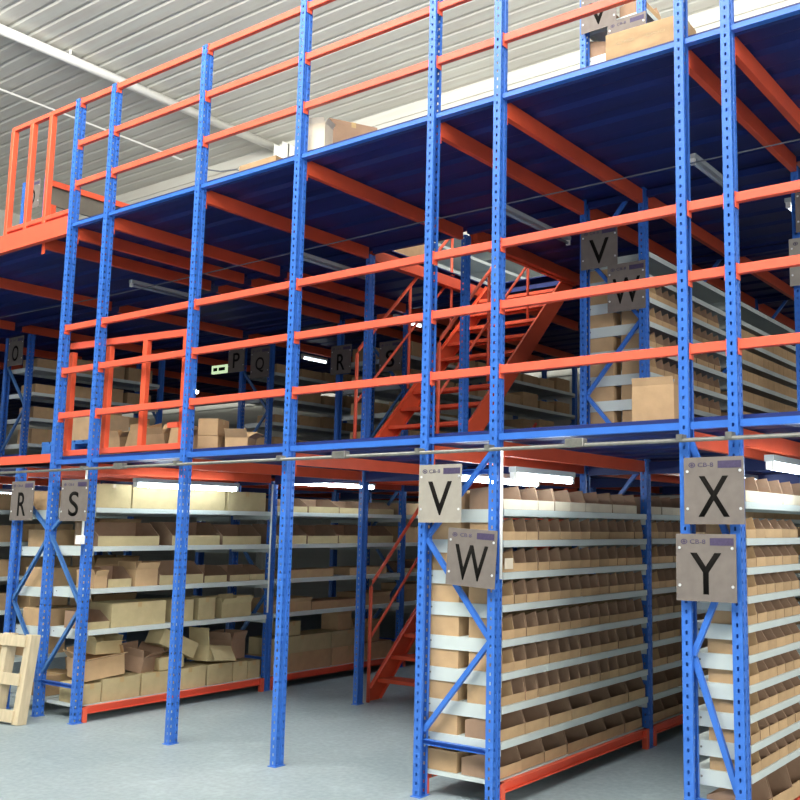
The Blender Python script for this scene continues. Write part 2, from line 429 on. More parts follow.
# stair opening trims
for lv,zt in (('middle-floor',D1),('upper-floor',D2)):
    for x,s in ((HOLE[0],'left'),(HOLE[1],'right')):
        x+=(-.055 if s=='left' else .05); o=MB().box(x-.03,x+.03,HOLE[2],HOLE[3],zt-.2,zt-.07).obj('trim_beam',M['orange']); tag(o,f'orange trim beam on the {s} side of the {lv} stair opening','beam')

# ---------------------------------------------------------------- guard rails
RZ=[(3.027,'lowest middle-floor rail'),(3.498,'centre middle-floor rail'),(3.958,'top middle-floor rail'),
    (5.542,'lowest upper-floor rail'),(5.997,'centre upper-floor rail'),(6.476,'top upper-floor rail')]
for i,j,bl in BAY:
    for z,rl in RZ:
        xa=XE[i]+.036; xb=XE[j]-.036
        t=empty('guard_rail',f'orange {rl}, {bl}','rail',(xa,Y0,z))
        L=xb-xa
        tb=MB().box(.0,L,-.022,.022,-.031,.031).obj('rail_tube',M['redrail'],t,bev=.004)
        for x in ((0,L-.006)):
            MB().box(x,x+.006,-.028,.028,-.065,.038).obj('end_bracket',M['redrail'],tb)

# railing panel at far left of the upper floor
t=empty('railing_panel','orange railing with three uprights on the upper floor edge, far left','railing',(-10.9,Y0,5.2))
MB().box(-.03,1.29,-.025,.025,1.25,1.3).obj('top_rail',M['redrail'],t,bev=.004)
MB().box(-.03,1.29,-.025,.025,.03,.08).obj('bottom_rail',M['redrail'],t,bev=.004)
for x in (0,.41,.80): MB().box(x-.03,x+.03,-.03,.03,.0,1.25).obj('upright_bar',M['orange'],t,bev=.004)
# raised orange edge shelf behind it
t=empty('platform_shelf','raised grey shelf panel with an orange rim behind the upper-left railing','shelf',(-10.95,7.0,5.86))
MB().box(-.02,.03,-1.05,1.2,.1,.17).obj('rim_beam',M['orange'],t); MB().box(-.03,.0,-1.05,1.2,-.13,.1).obj('panel',M['dust'],t)
for y in (-1.0,1.15): MB().box(-.03,.03,y-.03,y+.03,-.70,-.13).obj('leg',M['orange'],t)
o=MB().chan((-1.0,0,0),(1.0,0,0),.05,.12,.008).box(-.95,-.9,-.02,.02,-.5,-.06).box(.9,.95,-.02,.02,-.5,-.06).obj('low_barrier',M['orange'],None,(-13.9,6.9,5.72)); tag(o,'short orange barrier rail at the far left of the upper floor','barrier')

# ---------------------------------------------------------------- gate
t=empty('loading_gate','orange tubular loading gate standing in the middle-floor opening','gate',(-9.6,Y0+.12,D1))
W=1.98
MB().box(0,W,-.024,.024,.015,.075).obj('bottom_bar',M['redrail'],t,bev=.003)
MB().bar((0,0,1.19),(W,0,1.13),.05,.065).obj('top_bar',M['redrail'],t)
for x in (.03,.70,1.32,W-.03): MB().box(x-.036,x+.036,-.026,.026,.075,1.12).obj('upright_bar',M['orange'],t,bev=.003)
MB().box(W-.2,W-.05,-.05,-.02,.22,.27).obj('latch',M['redrail'],t)

# ---------------------------------------------------------------- stairs
def stairs(loc,label,rise,run=2.3,w=1.26,lx=-.115):
    t=empty('staircase',label,'stairs',loc)
    n=11; ang=math.atan2(rise,run)
    for s,x in (('l',0.0),('r',w)):
        mb=MB(); 
        # inclined plate stringer: polygon in y,z
        h=.13/math.cos(ang)
        poly=[(-.02,0),(.16,0),(run+.05,rise-.16),(run+.05,rise-.0),(run-.1,rise),(-.02,.14)]
        mb.prism(poly,x-.005,x+.005,'x')
        d=1 if s=='l' else -1
        e=Vector((0,run+.1,rise)).normalized()
        mb.bar((x+.02*d,.0,.14),(x+.02*d,run-.08,rise-.01),.04,.008)
        mb.bar((x+.02*d,.16,.01),(x+.02*d,run+.05,rise-.16),.04,.008)
        st=mb.obj('stringer',M['orange'],t)
    for k in range(1,n):
        z=rise*k/n; y=run*k/n-.08
        MB().box(.01,w-.01,y,y+.22,z-.006,z).box(.01,w-.01,y,y+.008,z-.04,z-.006).box(.01,w-.01,y+.212,y+.22,z-.03,z-.006).obj('tread',M['orange'],t)
    for s,x in (('l',lx),('r',w-.19)):
        H=1.30; sl=rise/run
        top=MB().tube([(x,-.06,0),(x,-.06,H-.06),(x,-.03,H+.0),(x,1.70,H+.0+sl*1.73)],.02,10)
        hr=top.obj('handrail',M['redrail'],t,smooth=True)
        MB().tube([(x,-.06,.68),(x,1.66,.68+sl*1.72)],.016,8).obj('lower_rail',M['redrail'],t,smooth=True)
        for y in (.82,1.62): MB().tube([(x,y,sl*y+.06),(x,y,H+.0+sl*(y+.03))],.018,8).obj('baluster',M['redrail'],hr,smooth=True)
    return t
stairs((-7.45,8.02,0),'orange steel stairs rising from the ground floor behind the V rack',2.50,lx=.045)
stairs((-7.36,7.76,D1),'orange steel stairs rising from the middle floor to the upper floor',2.50)

# ---------------------------------------------------------------- shelves
def shelf(x0,x1,y0,y1,z,label,lip=.048,plate=.095,ends=True,m=None):
    """white steel shelf tray: z is top of tray"""
    t=empty('steel_shelf',label,'shelf',(x0,y0,z))
    w=x1-x0; L=y1-y0; m=m or M['white']
    mb=MB().box(0,w,0,L,-.006,0)
    mb.box(0,.006,0,L,-lip,-.006).box(w-.006,w,0,L,-lip,-.006)
    mb.obj('tray',m,t)
    if ends:
        for y in (0.0,L-.004):
            MB().box(.01,w-.01,y,y+.004,-plate,-.006).obj('end_plate',m,t)
            for x in (.07,w-.07): 
                if y==0: MB().tube([(x,-.003,-.04),(x,0.0,-.04)],.007,8).obj('screw',M['pipe'],t)
    return t
def bottom_beam(x,y0,y1,z,label,h=.07,side=1):
    t=empty('base_beam',label,'beam',(x,y0,0))
    MB().chan((0,.05,z-h/2),(0,y1-y0-.05,z-h/2),.04,h,.005,side=side).obj('span',M['redrail'],t)
    for y in (.05,y1-y0-.056-.04): MB().box(-.022,.026,y,y+.045,0.0,z).obj('bracket',M['redrail'],t)
    return t

# ---------------------------------------------------------------- bins and cartons
def bin_proto(kind,w,d,h,lip,m,mi,peak=.045,back=.7):
    """open-fronted parts bin; front faces +x, local origin at front-bottom-left(y=0)"""
    t=.004
    root=link('cardboard_bin',None)
    prof=[(0,0),(0,lip),(-peak,h),(-d,h*back),(-d,0)]
    for y in (0,w-t): MB().prism(prof,y,y+t).obj('side_panel',mi,root)
    MB().box(-t,0,t,w-t,0,lip).obj('front_lip',m,root)
    MB().box(-d,-d+t,t,w-t,0,h*back).box(-d+t,-t,t,w-t,0,t).obj('tray_body',mi,root)
    return root
def bin_single(w,d,h,lip,m,mi,peak=.045,back=.7):
    """parts-in-view version: lip + body"""
    t=.004
    root=link('cardboard_bin',None)
    prof=[(0,0),(0,lip),(-peak,h),(-d,h*back),(-d,0)]
    mb=MB()
    for y in (0,w-t): mb.prism(prof,y,y+t)
    mb.box(-d,-d+t,t,w-t,0,h*back).box(-d+t,-t,t,w-t,0,t).obj('bin_body',mi,root)
    MB().box(-t,.0015,.0,w,0.001,lip+.001).obj('front_lip',m,root)
    return root
P_small=bin_single(.150,.29,.168,.06,M['card'],M['cardin'],.022,.42)
P_mid=bin_single(.225,.30,.17,.07,M['cardwhite'],M['cardin'],.03,.85)  # near-white lip colour paints in the light on the top-shelf fronts
P_large=bin_single(.31,.30,.185,.075,M['card'],M['cardin'],.045,.62)
P_end=bin_single(.150,.305,.142,.135,M['card'],M['card'],.0,1.0)
P_small2=bin_single(.150,.29,.145,.065,M['card'],M['cardin'],.05,.45)
P_s1=bin_single(.29,.42,.20,.085,M['cardpale'],M['cardin'],.16,.9)
P_s2=bin_single(.50,.40,.24,.10,M['cardpale'],M['cardin'],.18,1.0)
def bin_first():
    w,d,h,lip=.150,.29,.150,.06; t=.004
    root=link('cardboard_bin',None); mb=MB()
    mb.prism([(0,0),(0,h*.8),(-.02,h),(-d,h),(-d,0)],0,t)
    mb.prism([(0,0),(0,lip),(-.022,h),(-d,h*.5),(-d,0)],w-t,w).box(-d,-d+t,t,w-t,0,h*.6).box(-d+t,-t,t,w-t,0,t)
    mb.obj('bin_body',M['card'],root); MB().box(-t,.0015,.0,w,0.001,lip+.001).obj('front_lip',M['card'],root); return root
P_end2=bin_first()
PROT=[P_end2,P_end,P_small,P_mid,P_large,P_small2,P_s1,P_s2]

def put(proto,loc,label,cat='bin',group=None,rot=(0,0,0),scale=None):
    c=copy_tree(proto,None,label,group,loc,rot); c['category']=cat
    if scale: c.scale=scale
    return c

SH=['top','second highest','third highest','fourth highest','fifth highest','sixth highest','seventh highest','eighth highest','ninth highest','lowest','bottom']
# ---- V-W rack, ground floor
WZ=[2.035,1.815,1.59,1.365,1.125,.90,.675,.44]
XW0,XW1=XP[4]+.04,XP[5]-.035
XF=XP[5]+.036
for r in range(4):
    y0=ROW[r]+.055; y1=ROW[r+1]-.055
    bn=['front','second','third','rear'][r]
    for k,z in enumerate(WZ):
        shelf(XP[4]-.04,XF,y0,y1,z,f'white steel shelf, {SH[k]} in the {bn} bay, ground-floor V and W rack')
    bottom_beam(XF-.02,ROW[r],ROW[r+1],.17,f'red-orange base beam along the W side, {bn} bay')
    bottom_beam(XP[4]-.02,ROW[r],ROW[r+1],.17,f'red-orange base beam along the V side, {bn} bay',side=-1)
    shelf(XP[4]-.0,XF-.045,y0,y1,.178,f'white steel base shelf in the {bn} bay of the ground-floor V and W rack',lip=.03,plate=.03)
def fill(proto,w,xf,y0,y1,z,n,fmt,group,jit=.004,skip=(),name=None):
    y=y0
    for k in range(n):
        if y+w>y1: break
        if k not in skip:
            c=put(P_end2 if (k==0 and w<.16) else proto,(xf-random.random()*.012,y,z+.001),fmt.format(ORD[k]),'bin',group,(0,0,(random.random()-.5)*.02))
            if name: c.name=name
        y+=w+.004+(jit if k%3==2 else 0)
def bins_rack(rack,zs,xf,rows,nper,cfg,lvlname):
    pass
for r,bn,nmax in ((0,'front',20),(1,'second',9)):
    y0=ROW[r]+.065; y1=ROW[r+1]-.06
    for k,z in enumerate(WZ):
        pr,w,kind=((P_mid,.225,'pale-fronted') if k==0 else (P_large,.31,'wide') if k==7 else (P_small,.150,'narrow'))
        fill(pr,w,XF-.012,y0,y1,z,nmax if k not in (0,7) else nmax,'%s cardboard bin, {} in the %s bay, %s shelf, W side'%(kind,bn,SH[k]),'cardboard parts bins on the W side, '+bn+' bay',name='wide_bin' if k in (0,7) else None)
    fill(P_large,.31,XF-.05,y0,y1,.18,nmax,'wide cardboard bin, {} in the %s bay, base shelf, W side'%bn,'cardboard parts bins on the W side, '+bn+' bay',name='wide_bin')
# V side bins seen from the rack end (front faces -x)
for k,z in enumerate(WZ+[.18]):
    put(P_end,(XP[4]-.03,ROW[0]+.065+.15,z+.001),f'plain cardboard bin at the rack end, {(SH[k] if k<8 else "base")} shelf, V side','bin','end bins of the V side',(0,0,PI))
# cardboard back-ups deeper in, seen only as a mass
mb=MB()
for k,z in enumerate(WZ):
    for n in range(5): 
        y=ROW[1]+.065+9*.1553+n*.155
        if y+.15<ROW[2]-.06 and 0<k<7: mb.box(XF-.30,XF-.015,y,y+.148,z+.001,z+.12)
o=mb.obj('packed_bins',M['card']); tag(o,'rows of narrow cardboard bins deep in the second bay of the W side','bins',kind='stuff')
mb=MB()
for r in (2,3):
    for z in WZ+[.18]: 
        for n in range(7): mb.box(XF-.30,XF-.02,ROW[r]+.08+n*.31,ROW[r]+.08+n*.31+.3,z+.001,z+.13)
o=mb.obj('packed_bins',M['card']); tag(o,'rows of cardboard bins deep in the rear bays of the W side','bins',kind='stuff')
# backing of V side so that one sees boxes from the aisle by the stairs
for r in (0,1):
    mb=MB()
    for z in WZ+[.18]:
        for n in range(7): mb.box(XP[4]-.02,XP[4]+.26,ROW[r]+.24+n*.29,ROW[r]+.24+n*.29+.28,z+.001,z+.12)
    o=mb.obj('packed_bins',M['card']); tag(o,f'rows of cardboard bins on the V side, {["front","second"][r]} bay','bins',kind='stuff')

# ---- X-Y rack, ground floor
YZ=[2.081,1.86,1.685,1.515,1.345,1.168,.995,.825,.655,.485]
YF_=XP[7]+.036
for r in range(3):
    y0=ROW[r]+.055; y1=ROW[r+1]-.055; bn=['front','second','third'][r]
    for k,z in enumerate(YZ):
        shelf(XP[6]-.03,YF_,y0,y1,z-.01,f'white steel shelf, {SH[k]} in the {bn} bay, ground-floor X and Y rack',lip=.042,plate=.09)
    bottom_beam(YF_-.02,ROW[r],ROW[r+1],.17,f'red-orange base beam along the Y side, {bn} bay')
    shelf(XP[6]-.0,YF_-.045,y0,y1,.178,f'white steel base shelf in the {bn} bay of the ground-floor X and Y rack',lip=.03,plate=.03)
for k,z in enumerate(YZ):
    sc=.75 if k else .8
    y=ROW[0]+.075
    for n in range(6 if k else 5):
        w=.160 if k else .225
        c=put((P_end2 if n==0 else P_small2) if k else P_mid,(YF_-.012,y,z-.009),f'narrow cardboard bin, {ORD[n]} from the front post, {SH[k]} shelf, Y side' if k else f'pale-fronted bin, {ORD[n]} from the front post on the top shelf of the Y side','bin','cardboard parts bins on the Y side',(0,0,(random.random()-.5)*.03),(.9,1.04 if k else 1.0,.86 if k else .95))
        y+=w+.003

for n in range(6):
    put(P_large,(YF_-.012,ROW[0]+.08+n*.34,.18),f'big open-flapped cardboard bin, {ORD[n]} from the front post, base shelf, Y side','bin','wide bins at the foot of the Y side',(0,0,(random.random()-.5)*.1),(.95,1.05,1.25)).name='wide_bin'
# ---- V-W rack, middle floor (starts at second row)
MZ=[4.50,4.28,4.06,3.83,3.59,3.35,3.11,2.88]
for r in (1,2):
    bn=['','near','far'][r]
    y0=ROW[r]+.055; y1=ROW[r+1]-.055
    for k,z in enumerate(MZ):
        shelf(XP[4]-.04,XF,y0,y1,z,f'white steel shelf, {SH[k]} in the {bn} bay, middle-floor V and W rack',lip=.05,plate=.10)
for k,z in enumerate(MZ):
    if k<2: continue
    fill(P_small,.15,XF-.012,ROW[1]+.065,ROW[2]-.06,z,11,'narrow cardboard bin, {} along the %s middle-floor shelf, W side'%SH[k],'cardboard parts bins on the middle-floor W side')
    put(P_end,(XP[4]-.03,ROW[1]+.065+.15,z+.001),f'plain cardboard bin at the rack end on the {SH[k]} middle-floor shelf, V side','bin','end bins of the middle-floor V side',(0,0,PI))
put(P_end,(XP[4]-.03,ROW[1]+.065+.15,MZ[1]+.001),'plain cardboard bin at the rack end, uppermost on the middle-floor V side','bin','end bins of the middle-floor V side',(0,0,PI))
mb=MB()
for z in MZ[2:]:
    for n in range(12): mb.box(XF-.3,XF-.02,ROW[2]+.08+n*.18,ROW[2]+.08+n*.18+.175,z+.001,z+.13)
o=mb.obj('packed_bins',M['card']); tag(o,'rows of cardboard bins in the far bay of the middle-floor W side','bins',kind='stuff')
# upper-floor VW rack
for k,z in enumerate((6.95,6.62,6.30,5.95,5.60)):
    shelf(XP[4]-.04,XF,ROW[1]+.055,ROW[2]-.055,z,f'white steel shelf, {SH[k]} in the upper-floor V and W rack',lip=.05,plate=.09)
    put(P_large,(XP[4]-.03,ROW[1]+.38,z+.001),f'plain cardboard bin at the rack end on the {SH[k]} upper-floor shelf','bin','end bins of the upper-floor rack',(0,0,PI))
    for n in range(1):
        put(P_large,(XF-.012,ROW[1]+.07+n*.32,z+.001),f'wide cardboard bin, {ORD[n]} on the {SH[k]} upper-floor shelf of the W side','bin','bins of the upper-floor W side')
# middle-floor XY rack
for r in (1,2):
    for k,z in enumerate((4.3,3.95,3.6,3.25,2.9)):
        shelf(XP[6]-.03,YF_,ROW[r]+.055,ROW[r+1]-.055,z,f'white steel shelf, {SH[k]} in the {["","near","far"][r]} bay, middle-floor X and Y rack',lip=.045,plate=.06)

# ---- S rack, ground floor and beyond
SZ=[2.075,1.69,1.275,.875]
SF=XP[1]+.036
for r in range(4):
    bn=['front','second','third','rear'][r]
    y0=ROW[r]+.055; y1=ROW[r+1]-.055
    for k,z in enumerate(SZ):
        shelf(XP[0]+.02,SF,y0,y1,z,f'white steel shelf, {SH[k]} in the {bn} bay of the S rack')
        if r<2: shelf(XR-.03,XP[0]-.05,y0,y1,z-.02,f'white steel shelf, {SH[k]} in the {bn} bay of the R rack')
    bottom_beam(SF-.02,ROW[r],ROW[r+1],.15,f'red-orange base beam of the S rack, {bn} bay')
    shelf(XP[0]+.05,SF-.045,y0,y1,.158,f'white steel base shelf in the {bn} bay of the S rack',lip=.03,plate=.03)
    if r<2: shelf(XR+.0,XP[0]-.06,y0,y1,.158,f'white steel base shelf in the {bn} bay of the R rack',lip=.03,plate=.03)

def carton(w,d,h,label,loc,rot=(0,0,0),open_=None,m=None,group=None,fl=.09):
    """x = depth(d) , y = width(w). origin bottom centre. open_: flap angles list or None for closed"""
    m=m or M['card']; t=.005
    root=empty('cardboard_box',label,'box',loc,rot,group)
    if not open_:
        MB().box(-d/2,d/2,-w/2,w/2,0,h).obj('carton_body',m,root,bev=.003)
        MB().box(-d/2-.001,d/2+.001,-.022,.022,h-.05,h+.001).obj('tape_strip',M['tape'],root)
    else:
        mb=MB().box(-d/2,d/2,-w/2,w/2,0,t)
        mb.box(-d/2,-d/2+t,-w/2,w/2,t,h).box(d/2-t,d/2,-w/2,w/2,t,h).box(-d/2+t,d/2-t,-w/2,-w/2+t,t,h).box(-d/2+t,d/2-t,w/2-t,w/2,t,h)
        mb.obj('carton_body',m,root)
        for k,a in enumerate(open_):
            if a is None: continue
            c,s=math.cos(a),math.sin(a)
            if k==0: mm=MB().prism([(d/2,h),(d/2+fl*c,h+fl*s),(d/2+fl*c-.004*s,h+fl*s+.004*c),(d/2-.004,h+.002)],-w/2+.003,w/2-.003)
            if k==1: mm=MB().prism([(-d/2,h),(-d/2-fl*c,h+fl*s),(-d/2-fl*c+.004*s,h+fl*s+.004*c),(-d/2+.004,h+.002)],-w/2+.003,w/2-.003)
            if k==2: mm=MB().prism([(w/2,h),(w/2+fl*c,h+fl*s),(w/2+fl*c-.004*s,h+fl*s+.004*c),(w/2-.004,h+.002)],-d/2+.003,d/2-.003,'x')
            if k==3: mm=MB().prism([(-w/2,h),(-w/2-fl*c,h+fl*s),(-w/2-fl*c+.004*s,h+fl*s+.004*c),(-w/2+.004,h+.002)],-d/2+.003,d/2-.003,'x')
            mm.obj('flap',m,root)
    return root
R=math.radians
XS=SF-.02
def rowbox(r,z,specs,place,m=None):
    """specs: (y offset from bay start, width, depth, height, kind)"""
    for n,(yo,w,d,h,kd) in enumerate(specs):
        y=ROW[r]+.07+yo+w/2; x=XS-.02-d/2-random.random()*.02
        lab=f'cardboard box, {ORD[n]} {place}'
        if kd=='c': carton(w,d,h,'closed '+lab,(x,y,z+.001),(0,0,(random.random()-.5)*.04),None,m)
        elif kd=='o': carton(w,d,h,'open-flapped '+lab,(x,y,z+.001),(0,0,(random.random()-.5)*.06),(R(60),R(100),R(70),R(80)),m,fl=min(.08,h*.5))
        elif kd=='t':
            put(P_s2,(x+d/2,y-w/2,z+.001),'low-fronted '+lab,'box',None,(0,0,0),(d/.40,w/.50,h/.24)).name='cardboard_box'
rowbox(0,SZ[0],((0,.40,.4,.24,'c'),(.42,.60,.4,.235,'c'),(1.06,.52,.4,.23,'c'),(1.62,.55,.4,.22,'c')),'on the top shelf of the S rack',M['cardpale'])
rowbox(0,SZ[1],((.06,.70,.42,.24,'t'),(.92,.62,.42,.25,'t'),(1.58,.55,.42,.23,'t')),'on the second highest shelf of the S rack',M['cardpale'])
rowbox(0,SZ[2],((.04,.14,.3,.12,'o'),(.2,.26,.34,.2,'t'),(.5,.26,.3,.17,'o'),(.78,.55,.42,.24,'t'),(1.36,.3,.4,.18,'t'),(1.7,.28,.4,.17,'t'),(1.99,.22,.4,.17,'t')),'on the third highest shelf of the S rack')
rowbox(0,SZ[3],((0,.24,.4,.17,'t'),(.26,.62,.4,.24,'c'),(.98,.26,.4,.23,'c'),(1.3,.22,.4,.24,'c'),(1.6,.42,.4,.15,'o')),'on the lowest white shelf of the S rack',M['cardpale'])
rowbox(0,.158,((0,.20,.4,.19,'c'),(.21,.42,.42,.22,'c'),(.65,.36,.42,.22,'c'),(1.03,.40,.42,.22,'c'),(1.45,.34,.42,.22,'c'),(1.81,.2,.4,.21,'c'),(2.02,.18,.36,.2,'c')),'on the base shelf of the S rack',M['cardpale'])
# tumbled boxes on top of them
carton(.42,.36,.20,'battered open cardboard box lying tilted at the near end of the S rack pile',(XS-.24,ROW[0]+.33,.40),(R(6),R(4),R(-8)),(R(20),R(80),R(100),R(60)),M['card'])
carton(.30,.28,.12,'small cardboard box on top of the battered open one in the S rack pile',(XS-.22,ROW[0]+.33,.625),(R(-3),R(3),R(5)),(R(10),R(100),R(80),R(60)),M['cardpale'],fl=.06)
carton(.30,.30,.16,'cardboard box with raised flaps in the middle of the S rack pile',(XS-.27,ROW[0]+.82,.40),(0,R(10),R(20)),(R(40),R(80),R(60),R(70)),M['cardin'])
carton(.28,.30,.13,'pale cardboard box low in the middle of the S rack pile',(XS-.18,ROW[0]+1.08,.39),(R(3),0,R(-6)),None,M['cardpale'])
carton(.50,.24,.17,'long cardboard box tipped over on the S rack pile by the free-standing post',(XS-.18,ROW[0]+1.13,.565),(R(-24),0,R(4)),None,M['cardpale'])
carton(.34,.30,.17,'cardboard box with one tall upright flap on the S rack pile',(XS-.2,ROW[0]+1.66,.40),(R(-7),0,R(8)),(R(-55),None,None,R(78)),M['cardpale'],fl=.19)
carton(.26,.3,.22,'open cardboard box at the far end of the S rack pile',(XS-.3,ROW[0]+2.0,.385),(0,0,R(15)),(R(70),R(90),R(70),R(70)),M['cardin'])
# upper contents of shelves: loose bits
carton(.22,.3,.12,'small box standing on the low-fronted boxes of the lowest white S shelf',(XS-.2,ROW[0]+1.98,SZ[3]+.001),(0,0,0),(R(75),R(90),R(60),None),M['cardpale'],fl=.12)
rowbox(1,SZ[0],((.0,.50,.42,.17,'t'),(.52,.52,.42,.18,'t'),(1.06,.52,.42,.17,'t'),(1.6,.5,.42,.17,'t')),'on the top S shelf, second bay')
rowbox(1,SZ[1],((.0,.50,.42,.24,'t'),(.52,.52,.42,.23,'t'),(1.06,.52,.42,.24,'t'),(1.6,.5,.42,.23,'t')),'on the second highest S shelf, second bay')
rowbox(1,SZ[2],((.1,.9,.4,.10,'c'),(1.3,.7,.4,.10,'c')),'on the third highest S shelf, second bay')
rowbox(1,SZ[3],((.0,.62,.4,.11,'o'),(.64,.8,.4,.10,'c'),(1.46,.6,.4,.11,'o')),'on the lowest white S shelf, second bay')
rowbox(1,.158,((0,1.0,.42,.22,'c'),(1.02,.6,.42,.22,'c'),(1.64,.5,.42,.22,'c')),'on the base S shelf, second bay')
for n,(y,w,h) in enumerate(((.5,.98,.2),(1.3,.6,.2))):
    carton(w,.4,h,f'{ORD[n]} long cardboard box stacked on the base boxes, second S bay',(XS-.23,ROW[1]+.07+y,.381),(0,0,0),None,M['cardpale'])
carton(.24,.3,.17,'small pale box on top of the stacked boxes in the second S bay',(XS-.22,ROW[1]+.45,.583),(0,0,R(4)),None,M['cardpale'])
for n,(y,h) in enumerate(((1.35,.2),(1.62,.22),(1.9,.2))):
    carton(.24,.3,h,f'{ORD[n]} open box right of the small pale one in the second S bay',(XS-.24,ROW[1]+y,.583 if y<1.6 else .383),(0,0,R(6*n)),(R(70),R(100),R(60),R(60)),M['card'])
for r in (2,3):
    for k,z in enumerate(SZ+[.158]):
        rowbox(r,z,tuple((i*.44,.42,.4,.14+.09*random.random(),random.choice('cot')) for i in range(5)),f'on the {(SH[k] if k<4 else "base")} S shelf, {["","","third","rear"][r]} bay')
# R rack contents (seen through the end frame)
for k,z in enumerate(SZ+[.158]):
    zz=z-.019 if k<4 else z+.001
    carton(.42,.45,.2-.02*(k%2),f'brown cardboard box at the near end, {(SH[k] if k<4 else "base")} R shelf',((XR+XP[0])/2-.02,ROW[0]+.30,zz),(0,0,R(3)),None,M['card'])
    carton(.5,.45,.22,f'brown open cardboard box, second along, {(SH[k] if k<4 else "base")} R shelf',((XR+XP[0])/2-.02,ROW[0]+.85,zz),(0,0,R(-2)),(R(60),R(100),R(70),R(80)),M['card'])

# ---- Q rack at left edge, ground
for r in (0,):
    for k,z in enumerate(SZ+[.3]):
        shelf(-12.43,-11.69,ROW[r]+.055,ROW[r+1]-.055,z,f'dim steel shelf, {SH[k]} of the left edge rack, ground floor')
        carton(.5,.4,.2,f'dim cardboard box on the {SH[k]} shelf, left edge ground-floor rack',(-11.95,ROW[r]+.6,z+.001),(0,0,0),None,M['card'])
        carton(.5,.4,.22,f'dim farther cardboard box on the {SH[k]} shelf, left edge ground-floor rack',(-11.95,ROW[r]+1.3,z+.001),(0,0,0),None,M['card'])

# ---- middle-floor racks in the dark
def dark_rack(x0,x1,rows,zs,nm):
    for r in rows:
        for k,z in enumerate(zs):
            shelf(x0-.03,x1+.045,ROW[r]+.055,ROW[r+1]-.055 if r<4 else 15.2,z,f'dim steel shelf, {SH[k]} of the middle-floor {nm}, {RN[r] or "front"} row',lip=.05,plate=.07)
            for n in range(4):
                if random.random()<.85:
                    w=.45; carton(w,.42,.12+.12*random.random(),f'{ORD[n]} dim box, {SH[k]} shelf, middle-floor {nm}, {RN[r] or "front"} row',(x1-.2,ROW[r]+.34+n*.53,z+.001),(0,0,0),None,M['card'])
MD=(4.35,3.95,3.55,3.15,2.8)
dark_rack(XP[0],XP[1],(2,3),MD,'S rack')
dark_rack(-12.40,-11.73,(2,),MD,'Q rack')
dark_rack(-15.22,-14.57,(1,),MD,'far left rack')
dark_rack(XR,XP[0]-.1,(2,),MD,'R rack')

# ---------------------------------------------------------------- signs
def text_mesh(s,w,h,th=.001,bold=0.0):
    cu=bpy.data.curves.new('txt','FONT'); cu.body=s; cu.align_x='CENTER'; cu.extrude=.0; cu.offset=bold
    o=bpy.data.objects.new('txt',cu); COL.objects.link(o)
    dg=bpy.context.evaluated_depsgraph_get(); dg.update()
    me=bpy.data.meshes.new_from_object(o.evaluated_get(dg))
    bpy.data.objects.remove(o)
    xs=[v.co.x for v in me.vertices]; ys=[v.co.y for v in me.vertices]
    cx=(max(xs)+min(xs))/2; cy=(max(ys)+min(ys))/2; sx=w/(max(xs)-min(xs)); sy=h/(max(ys)-min(ys))
    bm=bmesh.new(); bm.from_mesh(me)
    for v in bm.verts: v.co=Vector(((v.co.x-cx)*sx,0,(v.co.y-cy)*sy))
    r=bmesh.ops.extrude_face_region(bm,geom=bm.faces[:])
    for g in r['geom']:
        if isinstance(g,bmesh.types.BMVert): g.co.y-=th
    bmesh.ops.recalc_face_normals(bm,faces=bm.faces)
    bm.to_mesh(me); bm.free(); return me
TM={}
def tm(s,w,h,b=0):
    k=(s,w,h,b)
    if k not in TM: TM[k]=text_mesh(s,w,h,.0012,b)
    return TM[k]
def sign(ch,loc,label,w=.40,h=.42,rz=0,dark=False,lw=None,ry=0):
    t=empty('letter_sign',label,'sign',loc,(0,ry,rz))
    m=M['signdark'] if dark else M['sign']
    pl=MB().box(-w/2,w/2,-.002,.002,-h/2,h/2).obj('plate',m,t)
    lw=lw or {'W':.29,'V':.215,'X':.2,'Y':.2,'R':.16,'S':.17,'Q':.2,'P':.16}.get(ch,.18)
    def put_txt(me,name,x,z,mm):
        o=link(name,me.copy(),t,(x,-.0021,z)); o.data.materials.clear(); o.data.materials.append(mm); return o
    put_txt(tm(ch,lw,.245,.008),'letter',.0,-.035,M['ink'])
    # header: ring emblem, small characters, dark bar
    mb=MB(); n=16
    for k in range(n):
        a0=2*PI*k/n;a1=2*PI*(k+1)/n
        mb.add([(.022*math.cos(a0),0,.016*math.sin(a0)),(.022*math.cos(a1),0,.016*math.sin(a1)),(.016*math.cos(a1),0,.011*math.sin(a1)),(.016*math.cos(a0),0,.011*math.sin(a0)),
                (.022*math.cos(a0),-.0012,.016*math.sin(a0)),(.022*math.cos(a1),-.0012,.016*math.sin(a1)),(.016*math.cos(a1),-.0012,.011*math.sin(a1)),(.016*math.cos(a0),-.0012,.011*math.sin(a0))],[(0,1,2,3),(7,6,5,4),(0,4,5,1),(2,6,7,3)])
    mb.box(-.010,.010,-.0012,0,-.003,.003).box(-.003,.003,-.0012,0,-.009,.009)
    mb.obj('emblem',M['purple'],t,(-w*.36,-.0021,h*.385))
    put_txt(tm('CB-8',.10,.026,.004),'header_text',-w*.13,h*.385,M['purple'])
    MB().box(-.075,.075,-.0012,0,-.022,.022).obj('header_bar',M['purple'],t,(w*.27,-.0021,h*.385))
    for sx,sz in ((-1,1),(1,1),(-1,-1),(1,-1)):
        MB().tube([(0,0,0),(0,-.004,0)],.009,10).obj('screw',M['screw'],pl,(sx*w*.44,-.002,(h*.29 if sz>0 else -h*.27)))
    return t
YS=Y0-.085
sign('R',(-9.99,YS,2.15),'dim grey letter R sign at the left edge on the ground-floor rack',.44,.41,dark=True)
